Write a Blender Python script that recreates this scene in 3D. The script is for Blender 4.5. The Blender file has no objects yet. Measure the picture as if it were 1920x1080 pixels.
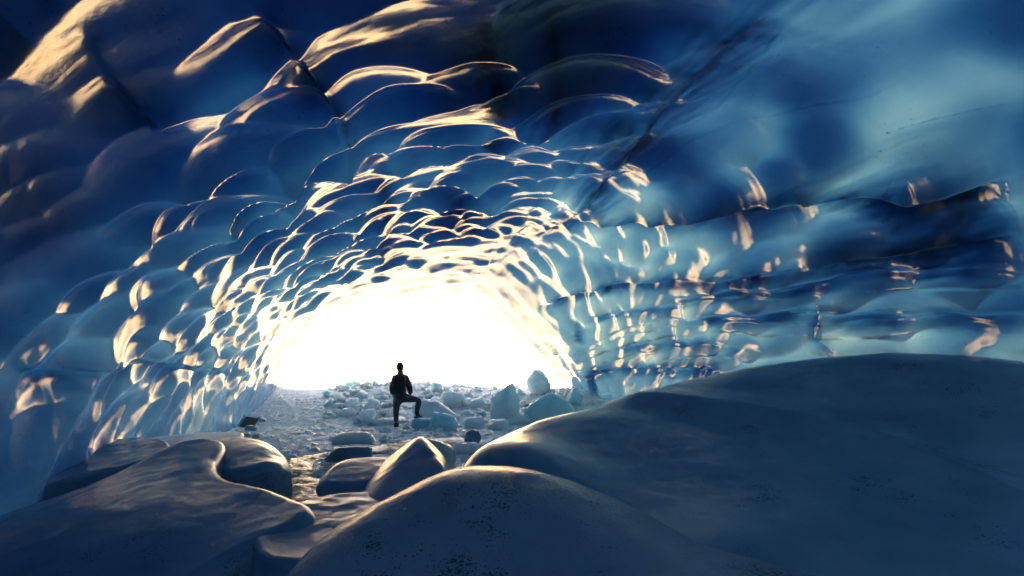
import bpy, bmesh, math, random
import numpy as np
from mathutils import Vector, Matrix, noise as mnoise

# ------------------------------------------------------------------ camera
scene = bpy.context.scene
COL = scene.collection
CAMZ, FPX, HOR = 1.6, 960.0, 690.0        # eye height, focal length and horizon in photograph pixels
cam_d = bpy.data.cameras.new("camera"); cam_d.sensor_width = 36.0; cam_d.lens = 36.0 * FPX / 1920.0
cam_d.shift_y = (HOR - 540.0) / 1920.0
cam_d.clip_start = 0.05; cam_d.clip_end = 3000.0
cam = bpy.data.objects.new("camera", cam_d); COL.objects.link(cam)
cam.location = (0, 0, CAMZ); cam.rotation_euler = (math.radians(90), 0, 0)
scene.camera = cam

# ------------------------------------------------------------------ sky, sun, exposure
SUN_EL, SUN_AZ = math.radians(75), math.radians(25)      # azimuth from +Y towards +X
world = bpy.data.worlds.new("World"); scene.world = world; world.use_nodes = True
wn = world.node_tree; wn.nodes.clear()
sky = wn.nodes.new("ShaderNodeTexSky"); sky.sky_type = 'NISHITA'; sky.sun_disc = False
sky.dust_density = 1.0; sky.air_density = 1.0; sky.ozone_density = 1.0; sky.sun_elevation = SUN_EL; sky.sun_rotation = SUN_AZ
bg = wn.nodes.new("ShaderNodeBackground"); bg.inputs[1].default_value = 0.05
wo = wn.nodes.new("ShaderNodeOutputWorld")
wn.links.new(sky.outputs[0], bg.inputs[0]); wn.links.new(bg.outputs[0], wo.inputs[0])
sd = bpy.data.lights.new("sun", 'SUN'); sd.energy = 5.0; sd.angle = math.radians(0.6); sd.color = (1.0, 0.62, 0.22)
sun = bpy.data.objects.new("sun", sd); COL.objects.link(sun)
sdir = Vector((math.sin(SUN_AZ) * math.cos(SUN_EL), math.cos(SUN_AZ) * math.cos(SUN_EL), math.sin(SUN_EL)))
sun.rotation_euler = (-sdir).to_track_quat('-Z', 'Y').to_euler(); sun.location = sdir * 60
vs = scene.view_settings
vs.view_transform = 'Standard'; vs.look = 'None'; vs.gamma = 1.0; vs.exposure = 3.8; vs.use_curve_mapping = False
cy = scene.cycles
cy.max_bounces = 8; cy.diffuse_bounces = 4; cy.glossy_bounces = 3; cy.transmission_bounces = 6; cy.volume_bounces = 0
cy.sample_clamp_indirect = 3.0; cy.caustics_reflective = True; cy.blur_glossy = 0.6; cy.use_denoising = True

rng = np.random.default_rng(7); random.seed(7)

# ------------------------------------------------------------------ helpers
def px(u, v, Y):
    """world point at depth Y that the photograph shows at pixel u, v"""
    return np.array([(u - 960.0) / FPX * Y, Y, CAMZ + (HOR - v) / FPX * Y])

_perm = np.random.default_rng(3).permutation(256); _perm = np.concatenate([_perm, _perm, _perm])
_grad = np.random.default_rng(4).normal(size=(256, 3)); _grad /= np.linalg.norm(_grad, axis=1)[:, None]
def perlin(p):
    p = np.asarray(p, float); i = np.floor(p).astype(int); f = p - i; i &= 255
    w = f * f * f * (f * (f * 6 - 15) + 10); out = 0
    for dx in (0, 1):
        for dy in (0, 1):
            for dz in (0, 1):
                h = _perm[_perm[_perm[i[..., 0] + dx] + i[..., 1] + dy] + i[..., 2] + dz] & 255
                g = (_grad[h] * (f - np.array([dx, dy, dz]))).sum(-1)
                out = out + g * np.where(dx, w[..., 0], 1 - w[..., 0]) * np.where(dy, w[..., 1], 1 - w[..., 1]) * np.where(dz, w[..., 2], 1 - w[..., 2])
    return out
def fbm(p, oct=4):
    p = np.asarray(p, float); s = 0; a = 1.0
    for k in range(oct):
        s = s + a * perlin(p * 2 ** k + 17.3 * k); a *= 0.5
    return s
def fbm_lo(fn, shape, oct=3, k=5):
    """slow noise over a big grid: evaluated on every k-th point, then interpolated"""
    nr, nc = shape; ri = np.unique(np.r_[np.arange(0, nr, k), nr - 1]); ci = np.unique(np.r_[np.arange(0, nc, k), nc - 1])
    q = fbm(fn(ri, ci), oct)
    def lerp(a, xi, n):
        x = np.arange(n); j = np.clip(np.searchsorted(xi, x, 'right') - 1, 0, len(xi) - 2); t = (x - xi[j]) / (xi[j + 1] - xi[j])
        return a[j] * (1 - t)[:, None] + a[j + 1] * t[:, None]
    return lerp(lerp(q, ri, nr).T, ci, nc).T
def sstep(e0, e1, x):
    t = np.clip((x - e0) / (e1 - e0), 0, 1); return t * t * (3 - 2 * t)

def make_mesh(name, V, F, smooth=True):
    V = np.ascontiguousarray(V, dtype=np.float32); F = np.ascontiguousarray(F, dtype=np.int32)
    me = bpy.data.meshes.new(name); k = F.shape[1]
    me.vertices.add(len(V)); me.vertices.foreach_set("co", V.ravel())
    me.loops.add(F.size); me.loops.foreach_set("vertex_index", F.ravel())
    me.polygons.add(len(F)); me.polygons.foreach_set("loop_start", np.arange(0, F.size, k, dtype=np.int32))
    me.polygons.foreach_set("use_smooth", np.full(len(F), smooth, dtype=bool))
    me.update(calc_edges=True); me.validate()
    return me
def attr_f(me, name, vals):
    a = me.attributes.new(name, 'FLOAT', 'POINT'); a.data.foreach_set("value", np.ascontiguousarray(vals, dtype=np.float32))
def attr_c(me, name, vals):
    a = me.attributes.new(name, 'FLOAT_COLOR', 'POINT')
    c = np.ones((len(vals), 4), np.float32); c[:, :3] = vals; a.data.foreach_set("color", c.ravel())
def link(name, me, mat=None, parent=None, loc=None):
    o = bpy.data.objects.new(name, me); COL.objects.link(o)
    if mat is not None and me is not None:
        me.materials.clear(); me.materials.append(mat)
    if parent is not None: o.parent = parent
    if loc is not None: o.location = loc
    return o
def tag(o, label, cat, group=None):
    o["label"] = label; o["category"] = cat
    if group: o["group"] = group
    return o
def structure(o): o["kind"] = "structure"; return o
def grid_faces(nr, nc, wrap=False):
    r = np.arange(nr - 1)[:, None]; c = np.arange(nc if wrap else nc - 1)[None, :]; c2 = (c + 1) % nc
    return np.stack([r * nc + c, r * nc + c2, (r + 1) * nc + c2, (r + 1) * nc + c], -1).reshape(-1, 4)

# ------------------------------------------------------------------ materials
class NT:
    def __init__(s, name):
        s.m = bpy.data.materials.new(name); s.m.use_nodes = True; s.t = s.m.node_tree; s.t.nodes.clear()
        s.out = s.n("ShaderNodeOutputMaterial")
    def n(s, typ, **kw):
        nd = s.t.nodes.new(typ)
        for k, v in kw.items():
            if hasattr(nd, k): setattr(nd, k, v)
            else: nd.inputs[k.replace("_", " ")].default_value = v
        return nd
    def l(s, a, b): s.t.links.new(a, b)
    def noise(s, scale, detail=3, rough=0.55, coords=None, stretch=None):
        co = coords or s.n("ShaderNodeTexCoord").outputs["Object"]
        if stretch:
            mp = s.n("ShaderNodeMapping"); mp.inputs["Scale"].default_value = stretch; s.l(co, mp.inputs[0]); co = mp.outputs[0]
        nz = s.n("ShaderNodeTexNoise"); nz.inputs["Scale"].default_value = scale; nz.inputs["Detail"].default_value = detail
        nz.inputs["Roughness"].default_value = rough; s.l(co, nz.inputs["Vector"]); return nz.outputs["Fac"]
    def ramp(s, fac, stops):
        r = s.n("ShaderNodeValToRGB"); e = r.color_ramp.elements
        while len(e) < len(stops): e.new(0.5)
        for k, (p, c) in enumerate(stops):
            e[k].position = p; e[k].color = (*c, 1) if len(c) == 3 else c
        s.l(fac, r.inputs[0]); return r.outputs[0]
    def mix(s, fac, a, b):
        m = s.n("ShaderNodeMix", data_type='RGBA')
        for sock, v in ((m.inputs[0], fac), (m.inputs[6], a), (m.inputs[7], b)):
            if hasattr(v, "links"): s.l(v, sock)
            else: sock.default_value = v if isinstance(v, (int, float)) else (*v, 1)
        return m.outputs[2]
    def math(s, op, a, b=0.0):
        m = s.n("ShaderNodeMath", operation=op)
        for k, v in enumerate((a, b)):
            if hasattr(v, "links"): s.l(v, m.inputs[k])
            else: m.inputs[k].default_value = v
        return m.outputs[0]
    def bump(s, h, strength, dist, normal=None):
        b = s.n("ShaderNodeBump"); b.inputs["Strength"].default_value = strength; b.inputs["Distance"].default_value = dist
        s.l(h, b.inputs["Height"])
        if normal is not None: s.l(normal, b.inputs["Normal"])
        return b.outputs[0]
    def attr(s, name, out="Fac"): return s.n("ShaderNodeAttribute", attribute_name=name).outputs[out]
    def principled(s, color, rough, ior=1.31, normal=None, **kw):
        p = s.n("ShaderNodeBsdfPrincipled")
        if hasattr(color, "links"): s.l(color, p.inputs["Base Color"])
        else: p.inputs["Base Color"].default_value = (*color, 1)
        if hasattr(rough, "links"): s.l(rough, p.inputs["Roughness"])
        else: p.inputs["Roughness"].default_value = rough
        p.inputs["IOR"].default_value = ior
        if normal is not None: s.l(normal, p.inputs["Normal"])
        for k, v in kw.items(): p.inputs[k].default_value = v
        return p.outputs[0]
    def done(s, sh): s.l(sh, s.out.inputs["Surface"]); return s.m

def mat_cave():
    t = NT("glacier_ice")
    dirt = t.attr("dirt"); trans = t.attr("transmit", "Color")  # the dirt attribute also holds the shade painted under the slab ledge
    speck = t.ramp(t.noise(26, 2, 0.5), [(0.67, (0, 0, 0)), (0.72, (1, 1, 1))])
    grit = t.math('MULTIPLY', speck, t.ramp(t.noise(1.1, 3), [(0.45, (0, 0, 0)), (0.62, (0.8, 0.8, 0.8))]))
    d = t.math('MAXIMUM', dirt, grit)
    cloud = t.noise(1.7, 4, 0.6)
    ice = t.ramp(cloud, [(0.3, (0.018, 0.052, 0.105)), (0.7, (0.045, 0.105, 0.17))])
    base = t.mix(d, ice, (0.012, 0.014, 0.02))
    bm = t.bump(t.noise(55, 3, 0.6), 0.14, 0.008, t.bump(t.noise(6, 2, 0.5), 0.10, 0.05))
    pr = t.principled(base, t.ramp(t.noise(2.3, 2), [(0.35, (0.08,) * 3), (0.7, (0.19,) * 3)]), 1.33, bm)
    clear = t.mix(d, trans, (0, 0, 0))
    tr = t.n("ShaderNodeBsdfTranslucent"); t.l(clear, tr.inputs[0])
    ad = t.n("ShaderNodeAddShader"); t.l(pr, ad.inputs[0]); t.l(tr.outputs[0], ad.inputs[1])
    return t.done(ad.outputs[0])
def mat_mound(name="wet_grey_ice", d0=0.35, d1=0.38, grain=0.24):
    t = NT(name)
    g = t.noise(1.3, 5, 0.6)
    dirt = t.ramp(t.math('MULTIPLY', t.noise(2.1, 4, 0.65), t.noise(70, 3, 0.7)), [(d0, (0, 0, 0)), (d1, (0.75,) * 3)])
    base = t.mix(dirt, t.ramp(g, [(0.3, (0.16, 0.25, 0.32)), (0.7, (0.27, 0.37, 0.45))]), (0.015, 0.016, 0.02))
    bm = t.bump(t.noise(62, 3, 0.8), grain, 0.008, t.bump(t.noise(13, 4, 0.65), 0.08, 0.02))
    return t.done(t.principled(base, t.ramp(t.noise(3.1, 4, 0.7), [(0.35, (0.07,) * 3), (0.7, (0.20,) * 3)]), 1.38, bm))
def mat_block(name, c0, c1, rough=0.25, sss=0.35):
    t = NT(name)
    base = t.ramp(t.noise(2.6, 4, 0.6), [(0.3, c0), (0.7, c1)])
    bm = t.bump(t.noise(60, 2, 0.6), 0.3, 0.006, t.bump(t.noise(9, 3, 0.55), 0.3, 0.04))
    p = t.principled(base, rough, 1.31, bm, **{"Subsurface Weight": sss, "Subsurface Radius": (0.35, 0.50, 0.60), "Subsurface Scale": 1.0})
    return t.done(p)
def mat_simple(name, c0, c1, scale, rough, bump=0.3, bdist=0.02, ior=1.45):
    t = NT(name)
    base = t.ramp(t.noise(scale, 5, 0.6), [(0.3, c0), (0.7, c1)])
    return t.done(t.principled(base, rough, ior, t.bump(t.noise(scale * 5, 3, 0.6), bump, bdist)))

M_CAVE = mat_cave(); M_MOUND = mat_mound(); M_GRIT = mat_mound("gritty_frosted_ice", 0.295, 0.335, 0.8)
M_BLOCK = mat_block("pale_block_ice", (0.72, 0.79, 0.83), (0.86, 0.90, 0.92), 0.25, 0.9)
M_CLEAR = mat_block("clear_blue_ice", (0.42, 0.62, 0.70), (0.60, 0.77, 0.82), 0.12, 0.9)
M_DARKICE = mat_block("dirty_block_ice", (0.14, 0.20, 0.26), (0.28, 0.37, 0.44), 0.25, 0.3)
M_FLOOR = mat_simple("trodden_snow", (0.66, 0.72, 0.78), (0.88, 0.91, 0.93), 1.8, 0.45, 0.7, 0.06, 1.31)
M_SNOW = mat_simple("sunlit_snow", (0.70, 0.62, 0.50), (0.84, 0.78, 0.68), 0.15, 0.6, 0.3, 0.05)
M_SROCK = mat_simple("snow_dusted_rock", (0.34, 0.33, 0.31), (0.6, 0.6, 0.6), 0.5, 0.8, 0.6, 0.1)
M_ROCK = mat_simple("grey_rock", (0.16, 0.15, 0.14), (0.30, 0.29, 0.27), 0.8, 0.8, 0.6, 0.1)

# ------------------------------------------------------------------ the cave shell
def xa_(Y): return 3.64 - 0.282 * Y                        # line where vault and right slab meet
def xl_(Y): return -3.86 - 0.26 * Y
def xr_(Y): return 7.8 - 0.26 * Y
def zt_(Y): return 5.2 - 0.9 * sstep(11, 20, Y) - 4.4 * sstep(-3.5, -9, Y)
def floor_z(X, Y):
    X = np.asarray(X, float); Y = np.asarray(Y, float)
    sl = 0.145 - 0.075 * sstep(-7, 1, X)
    return 0.42 * np.exp(-((Y - 19.2) / 2.4) ** 2) * sstep(-7.5, -4, X) + np.clip(Y - 14, 0, 8) * sl + np.clip(Y - 22, 0, 60) * 0.06

Ys = [-9.0]
while Ys[-1] < 20.0:
    y = Ys[-1]; Ys.append(y + (0.25 if y < 2 else 0.06 if y < 3.6 else 0.021 * (y / 5) ** 1.45))
Ys = np.array(Ys); Ys[-1] = 20.0
NC = 1050
def section(Y):
    th = np.linspace(0, math.pi / 2, 400); xa, xl, xr, zt = xa_(Y), xl_(Y), xr_(Y), float(zt_(Y))
    nl = 2.35; nr = 2.0 - 0.88 * float(sstep(11, 20, Y))
    L = np.stack([xa - (xa - xl) * np.cos(th) ** (2 / nl), zt * np.sin(th) ** (2 / nl)], 1)
    zr = 0.35
    R = np.stack([xa + (xr - xa) * np.cos(th) ** (2 / nr), zr + (zt - zr) * np.sin(th) ** (2 / nr)], 1)[::-1]
    P = np.concatenate([[[xl - 0.1, -1.3]], L, R[1:], [[xr + 0.1, -1.3]]])
    s = np.concatenate([[0], np.cumsum(np.linalg.norm(np.diff(P, axis=0), axis=1))])
    sa = s[len(L)]
    # constant column fractions: 62 % of columns left of the apex
    nL = int(NC * 0.62)
    q = np.concatenate([np.linspace(0, sa, nL, endpoint=False), np.linspace(sa, s[-1], NC - nL)])
    return np.interp(q, s, P[:, 0]), np.interp(q, s, P[:, 1]), q - sa
NR = len(Ys)
BX = np.empty((NR, NC)); BZ = np.empty((NR, NC)); AA = np.empty((NR, NC))
for j, Y in enumerate(Ys): BX[j], BZ[j], AA[j] = section(Y)
BY = np.repeat(Ys[:, None], NC, 1); BB = BY * 1.03
P = np.stack([BX, BY, BZ], -1)
du = np.gradient(P, axis=1); dv = np.gradient(P, Ys, axis=0)
N = np.cross(du, dv); N /= np.linalg.norm(N, axis=-1)[..., None]
N *= np.where((N * (np.array([0, 0, 2.0]) + np.stack([(xl_(BY) + xr_(BY)) / 2, BY, 0 * BY], -1) - P)).sum(-1) < 0, -1, 1)[..., None]   # into the cave
front = Ys > 3.2
jf = np.where(front)[0][::3]; UU = 960 + FPX * BX[jf][:, ::3] / BY[jf][:, ::3]; VV = HOR - FPX * (BZ[jf][:, ::3] - CAMZ) / BY[jf][:, ::3]
AAs = AA[jf][:, ::3]; BBs = BB[jf][:, ::3]
def on_wall(u, v):
    """(around, along) place on the shell behind a pixel of the photograph"""
    k = np.argmin((UU - u) ** 2 + (VV - v) ** 2); return AAs.flat[k], BBs.flat[k]
def wall_line(pts):
    q = []
    for (u0, v0), (u1, v1) in zip(pts[:-1], pts[1:]):
        n = max(2, int(math.hypot(u1 - u0, v1 - v0) / 25))
        for t in np.linspace(0, 1, n, endpoint=False): q.append(on_wall(u0 + (u1 - u0) * t, v0 + (v1 - v0) * t))
    q.append(on_wall(*pts[-1])); q = np.array(q)
    for _ in range(2): q[1:-1] = 0.25 * q[:-2] + 0.5 * q[1:-1] + 0.25 * q[2:]
    return q
def line_dist(q, pad):
    """distance and side of every shell point to a line on the shell; inf beyond pad"""
    D = np.full((NR, NC), 1e9); S = np.ones((NR, NC)); T = np.zeros((NR, NC)); n = len(q) - 1
    for k in range(n):
        p0, p1 = q[k], q[k + 1]; d = p1 - p0; L2 = max(d @ d, 1e-9)
        lo, hi = min(p0[1], p1[1]) - pad, max(p0[1], p1[1]) + pad
        rows = np.where((BB[:, 0] > lo) & (BB[:, 0] < hi))[0]
        if len(rows) == 0: continue
        sl = slice(rows[0], rows[-1] + 1)
        ea = AA[sl] - p0[0]; eb = BB[sl] - p0[1]
        t = np.clip((ea * d[0] + eb * d[1]) / L2, 0, 1)
        dist = np.hypot(ea - t * d[0], eb - t * d[1]); side = np.sign(ea * d[1] - eb * d[0])
        m = dist < D[sl]
        D[sl] = np.where(m, dist, D[sl]); S[sl] = np.where(m, side, S[sl]); T[sl] = np.where(m, (k + t) / n, T[sl])
    return D, S, T

# --- scallops: every seed is a dish, dishes meet in crests
SEEDS = []      # a, b, r_long, r_short, angle of the long axis from the around direction, depth, offset
def style(a, b, frac):
    Y = b / 1.03
    s = np.interp(Y, [-9, 4, 5.5, 7.5, 10, 13, 16, 20], [1.3, 1.05, 0.85, 0.66, 0.54, 0.45, 0.36, 0.27])
    s *= random.uniform(0.65, 1.35); far = 1.0 - 0.45 * float(sstep(13, 18, Y))
    if frac < 0:
        if frac > -0.55: return s * 1.2, s * 0.70, random.gauss(0.0, 0.28), 0.30 * s * far
        if frac > -0.80: return s * 1.05, s * 0.50, random.gauss(0.85, 0.2), 0.18 * s * far
        return s * 1.2, s * 0.36, random.gauss(0.75, 0.2), 0.10 * s * far
    if Y > 10.8: return s * 0.95, s * 0.46, random.gauss(1.0, 0.3), 0.17 * s * far
    if frac < 0.40: return s * 1.2, s * 0.9, random.gauss(1.2, 0.35), 0.20 * s
    return s * 1.0, s * 0.42, random.gauss(1.35, 0.2), 0.16 * s * far
arcL = -AA[:, 0]; arcR = AA[:, -1]
def frac_of(a, b):
    j = np.searchsorted(BB[:, 0], b); j = min(max(j, 0), NR - 1)
    return a / arcL[j] if a < 0 else a / arcR[j]
def add_seed(a, b, scale=1.0, st=None, off=0.0):
    rl, rs, an, dp = st or style(a, b, frac_of(a, b)); SEEDS.append((a, b, rl * scale, rs * scale, an, dp, off))
# dishes one can pick out in the photograph (pixel, relative size)
for u, v, sc in [(700, 150, 1.0), (520, 200, 1.0), (600, 135, .55), (760, 60, 1.3), (250, 60, 1.4), (420, 90, 1.0), (200, 200, 1.0), (60, 220, 1.0), (250, 320, 1.0), (60, 300, .9),
                 (450, 270, .9), (560, 260, .8), (430, 330, .7), (380, 390, .8), (460, 380, .6), (600, 300, .7), (640, 370, .9), (560, 345, .8), (720, 250, .8), (840, 250, .8), (860, 200, .9), (790, 285, .8), (900, 300, .8), (760, 330, .8), (850, 335, .7),
                 (700, 300, .6), (780, 375, .8), (880, 365, .7), (690, 410, .8), (800, 405, .8), (930, 385, .6), (890, 395, .6), (600, 430, .9), (120, 470, .9), (300, 460, 1.0), (180, 590, 1.0), (330, 600, .9), (30, 560, .8), (30, 450, .7), (60, 380, .7), (150, 400, .8), (60, 640, .7), (150, 540, .7), (230, 520, .7), (330, 540, .7), (250, 640, .7), (400, 500, .8), (230, 420, .7), (330, 390, .7),
                 (1080, 280, 1.2), (980, 170, 1.0), (1540, 240, 1.0), (1290, 340, .8), (1400, 150, 1.5), (1720, 160, 1.4), (1250, 370, .9), (1480, 310, .6)]:
    a, b = on_wall(u, v); add_seed(a, b, sc)
tries = 0
while tries < 9000:
    tries += 1
    b = -9 + 30.0 * random.random() ** 0.8
    j = min(np.searchsorted(BB[:, 0], b), NR - 1); a = random.uniform(-arcL[j], arcR[j])
    st = style(a, b, frac_of(a, b)); ok = True
    for (a2, b2, rl, rs, an, dp, of) in SEEDS:
        ea, eb = a - a2, b - b2
        if abs(eb) > 2.5 or abs(ea) > 2.5: continue
        c, s_ = math.cos(st[2]), math.sin(st[2]); q1 = (ea * c + eb * s_) / (0.5 * (st[0] + rl)); q2 = (-ea * s_ + eb * c) / (0.5 * (st[1] + rs))
        if q1 * q1 + q2 * q2 < 1.55 ** 2 * random.uniform(0.45, 1.0): ok = False; break
    if ok: add_seed(a, b, 1.0, st, random.uniform(-0.8, 0.35) * st[3])
SD = np.array(SEEDS)
H = np.zeros((NR, NC))
K = 48.0
def plo(mul, off=0.0, oct=3): return fbm_lo(lambda ri, ci: P[np.ix_(ri, ci)] * np.asarray(mul) + off, (NR, NC), oct)
wob = 0.10 * np.stack([plo(1.3, 0, 1), plo(1.3, 40, 1)], -1)
for j in range(NR):
    m = np.abs(SD[:, 1] - BB[j, 0]) < 3.2
    S = SD[m]
    ea = AA[j][:, None] + wob[j, :, :1] - S[:, 0]; eb = BB[j][:, None] + wob[j, :, 1:] - S[:, 1]
    c, s_ = np.cos(S[:, 4]), np.sin(S[:, 4])
    h = S[:, 5] * ((((ea * c + eb * s_) / S[:, 2]) ** 2) + ((-ea * s_ + eb * c) / S[:, 3]) ** 2) + S[:, 6]
    h0 = h.min(1); k = (K / np.clip(BB[j, 0] / 6, 0.8, 3) * 1.4 * np.where(AA[j] > 0, 0.6, 1.0))
    H[j] = np.minimum(h0 - np.log(np.exp(-np.clip(k[:, None] * (h - h0[:, None]), 0, 40)).sum(1)) / k, 0.55)
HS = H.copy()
def dishes(cell, seed, mul=1.0):
    """small dishes on a jittered lattice over the shell"""
    sc = cell * np.interp(Ys, [-9, 4, 9, 20], [1.5, 1.3, 0.9, 0.45])
    # lattice coordinates that shrink towards the mouth
    bq = np.concatenate([[0], np.cumsum(np.diff(BB[:, 0]) / (0.5 * (sc[1:] + sc[:-1])))])
    A_ = (AA + 2.0 * wob[..., 0]) / sc[:, None]; B_ = bq[:, None] + 2.0 * wob[..., 1] / sc[:, None]
    ia, ib = np.floor(A_).astype(int), np.floor(B_).astype(int); best = np.full(A_.shape, 9.0)
    tab = np.random.default_rng(seed).random((128, 128, 3))
    for da in (-1, 0, 1):
        for db in (-1, 0, 1):
            j_ = tab[(ia + da) % 128, (ib + db) % 128]
            d_ = (A_ - ia - da - j_[..., 0]) ** 2 + ((B_ - ib - db - j_[..., 1]) * 1.35) ** 2 + 0.25 * j_[..., 2]
            mn = np.minimum(best, d_); best = mn - 0.06 * np.exp(-np.abs(best - d_) / 0.06)
    return np.clip(best, 0, 1.4) * sc[:, None] * mul
H += dishes(0.46, 21, 0.10) * sstep(-0.2, 0.4, plo(0.55, 70.0, 2)) * sstep(14, 9, BY) * np.where(AA > 0, 0.4, 0.8)
FR = np.where(AA < 0, AA / arcL[:, None], AA / arcR[:, None])
Yr = BY
# quiet areas: the roof overhead and the smooth slab on the right
H *= 1 - 0.45 * sstep(6.2, 4.6, Yr) * (np.abs(FR + 0.0) < 2)
# smoother sheets of the vault that lean towards the daylight
for u_, v_, rad, tilt in [(850, 232, 0.75, 0.15), (960, 262, 0.45, 0.13), (720, 243, 0.5, 0.13), (800, 325, 0.5, 0.11), (620, 335, 0.4, 0.12), (500, 430, 0.5, 0.12), (860, 470, 1.0, 0.05), (610, 95, 0.35, 0.16), (730, 300, 0.3, 0.1)]:
    a_, b_ = on_wall(u_, v_); w_ = np.exp(-((((AA - a_) / (1.5 * rad)) ** 2 + ((BB - b_) / (0.75 * rad)) ** 2) * (1 + 1.1 * wob[..., 0] / 0.1)).clip(0) ** 1.5)
    H = H * (1 - 0.75 * w_) + w_ * 2.1 * tilt * (b_ - BB)
streak = fbm_lo(lambda ri, ci: np.stack([AA[np.ix_(ri, ci)] * 5.0 + 0.4 * BB[np.ix_(ri, ci)], BB[np.ix_(ri, ci)] * 0.7, 0 * AA[np.ix_(ri, ci)]], -1), (NR, NC), 4, 2)
near_tr = sstep(-0.35, 0.05, AA) * sstep(1.5, 0.5, AA)
H += 0.03 * streak * near_tr + 0.22 * plo(0.33) + 0.012 * plo([1.6, 1.6, 2.4])

# --- dark sediment lines, ledges and cracks, traced on the shell, with painted ledge shade
DIRT_SHADE = np.zeros((NR, NC)); MURK_SHADE = np.zeros((NR, NC))     # grit on the surface and debris in the ice, plus painted shade under the slab
nz1 = fbm(P * np.array([2.2, 2.2, 5.0]), 3); nz2 = fbm(P * 9.0, 2); nz3 = fbm(np.stack([AA * 9.0 + 0.8 * BB, BB * 1.5, 0 * AA], -1), 3)
def stain(pts, width, strength, ledge=0.0, up=0.45, down=0.30, below=0.0, taper=0.15, ragged=0.6, solid=0.0, murk=4.0):  # sediment stain; also paints the underside shade of the slab ledge
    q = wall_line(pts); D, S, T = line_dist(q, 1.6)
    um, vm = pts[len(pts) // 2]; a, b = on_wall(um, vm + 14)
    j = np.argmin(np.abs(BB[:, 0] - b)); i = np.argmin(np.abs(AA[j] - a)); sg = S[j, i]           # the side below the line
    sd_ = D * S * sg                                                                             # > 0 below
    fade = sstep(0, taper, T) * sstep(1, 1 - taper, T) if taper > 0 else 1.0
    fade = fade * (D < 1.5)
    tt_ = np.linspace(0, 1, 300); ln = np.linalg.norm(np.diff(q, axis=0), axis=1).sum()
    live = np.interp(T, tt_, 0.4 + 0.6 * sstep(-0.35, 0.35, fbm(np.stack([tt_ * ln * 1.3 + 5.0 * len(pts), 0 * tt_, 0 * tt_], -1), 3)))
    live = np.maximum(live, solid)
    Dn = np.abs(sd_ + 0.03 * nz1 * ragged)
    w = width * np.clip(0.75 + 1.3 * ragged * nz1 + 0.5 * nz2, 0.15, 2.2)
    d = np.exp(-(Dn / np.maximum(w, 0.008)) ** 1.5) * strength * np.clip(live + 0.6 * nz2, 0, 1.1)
    if below: d = np.maximum(d, strength * 0.8 * live * np.clip(1 - sd_ / below, 0, 1) ** 1.5 * (sd_ > 0) * sstep(-0.35, 0.45, nz3 + 0.3 * nz2))  # streaks below a line: dirt drips, and painted underside shade for the slab ledge
    np.maximum(DIRT_SHADE, np.clip(d, 0, 1) * fade, out=DIRT_SHADE)
    np.maximum(MURK_SHADE, murk * strength * fade * live * np.exp(-((sd_ - 0.08) / (2.2 * width + 0.10)) ** 2) * np.clip(1 + 0.9 * nz3, 0.2, 1.6), out=MURK_SHADE)
    if ledge:
        step = np.tanh(sd_ / 0.04); led = ledge * (0.3 + 0.9 * live)
        H[:] += led * fade * np.where(sd_ < 0, np.exp(-D / up) * (-step), -np.exp(-D / down) * step)
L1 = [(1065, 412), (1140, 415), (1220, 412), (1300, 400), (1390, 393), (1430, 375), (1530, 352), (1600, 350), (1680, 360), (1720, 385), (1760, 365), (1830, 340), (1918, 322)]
stain(L1, 0.085, 1.0, 0.30, 0.45, 0.30, 0.6, 0.12, solid=0.85)  # sediment band; the dark fading below it is painted shade of the slab's underside
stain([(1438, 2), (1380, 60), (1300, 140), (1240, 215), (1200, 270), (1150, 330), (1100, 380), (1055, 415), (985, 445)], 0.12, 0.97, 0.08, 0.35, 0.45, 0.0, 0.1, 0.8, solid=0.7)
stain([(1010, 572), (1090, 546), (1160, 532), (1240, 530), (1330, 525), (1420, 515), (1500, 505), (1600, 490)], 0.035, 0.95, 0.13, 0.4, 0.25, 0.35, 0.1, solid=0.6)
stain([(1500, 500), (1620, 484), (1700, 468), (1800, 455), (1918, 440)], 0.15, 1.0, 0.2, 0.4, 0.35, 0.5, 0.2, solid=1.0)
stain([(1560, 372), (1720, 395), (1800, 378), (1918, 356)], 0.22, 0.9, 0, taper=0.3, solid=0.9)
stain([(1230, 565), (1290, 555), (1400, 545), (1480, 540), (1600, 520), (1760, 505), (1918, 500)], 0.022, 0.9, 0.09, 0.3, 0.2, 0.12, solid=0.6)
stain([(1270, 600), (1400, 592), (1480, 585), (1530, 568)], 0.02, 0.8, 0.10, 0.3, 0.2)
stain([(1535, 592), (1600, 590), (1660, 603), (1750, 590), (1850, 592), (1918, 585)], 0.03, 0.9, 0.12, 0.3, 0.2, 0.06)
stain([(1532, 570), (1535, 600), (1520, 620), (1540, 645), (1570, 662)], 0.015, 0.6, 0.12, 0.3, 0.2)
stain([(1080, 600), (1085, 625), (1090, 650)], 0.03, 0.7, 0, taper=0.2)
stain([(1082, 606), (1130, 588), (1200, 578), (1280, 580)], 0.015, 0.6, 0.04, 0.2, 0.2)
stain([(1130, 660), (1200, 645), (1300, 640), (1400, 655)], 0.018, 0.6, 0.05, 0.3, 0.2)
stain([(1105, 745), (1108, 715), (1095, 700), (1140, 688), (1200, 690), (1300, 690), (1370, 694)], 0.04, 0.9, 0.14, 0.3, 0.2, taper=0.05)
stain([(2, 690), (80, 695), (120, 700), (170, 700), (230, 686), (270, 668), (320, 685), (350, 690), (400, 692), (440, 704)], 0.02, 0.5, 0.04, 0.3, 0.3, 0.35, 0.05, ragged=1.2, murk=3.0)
stain([(718, 285), (722, 340), (720, 400), (732, 480), (722, 540)], 0.05, 0.75, 0, ragged=0.9, taper=0.2)
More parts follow.
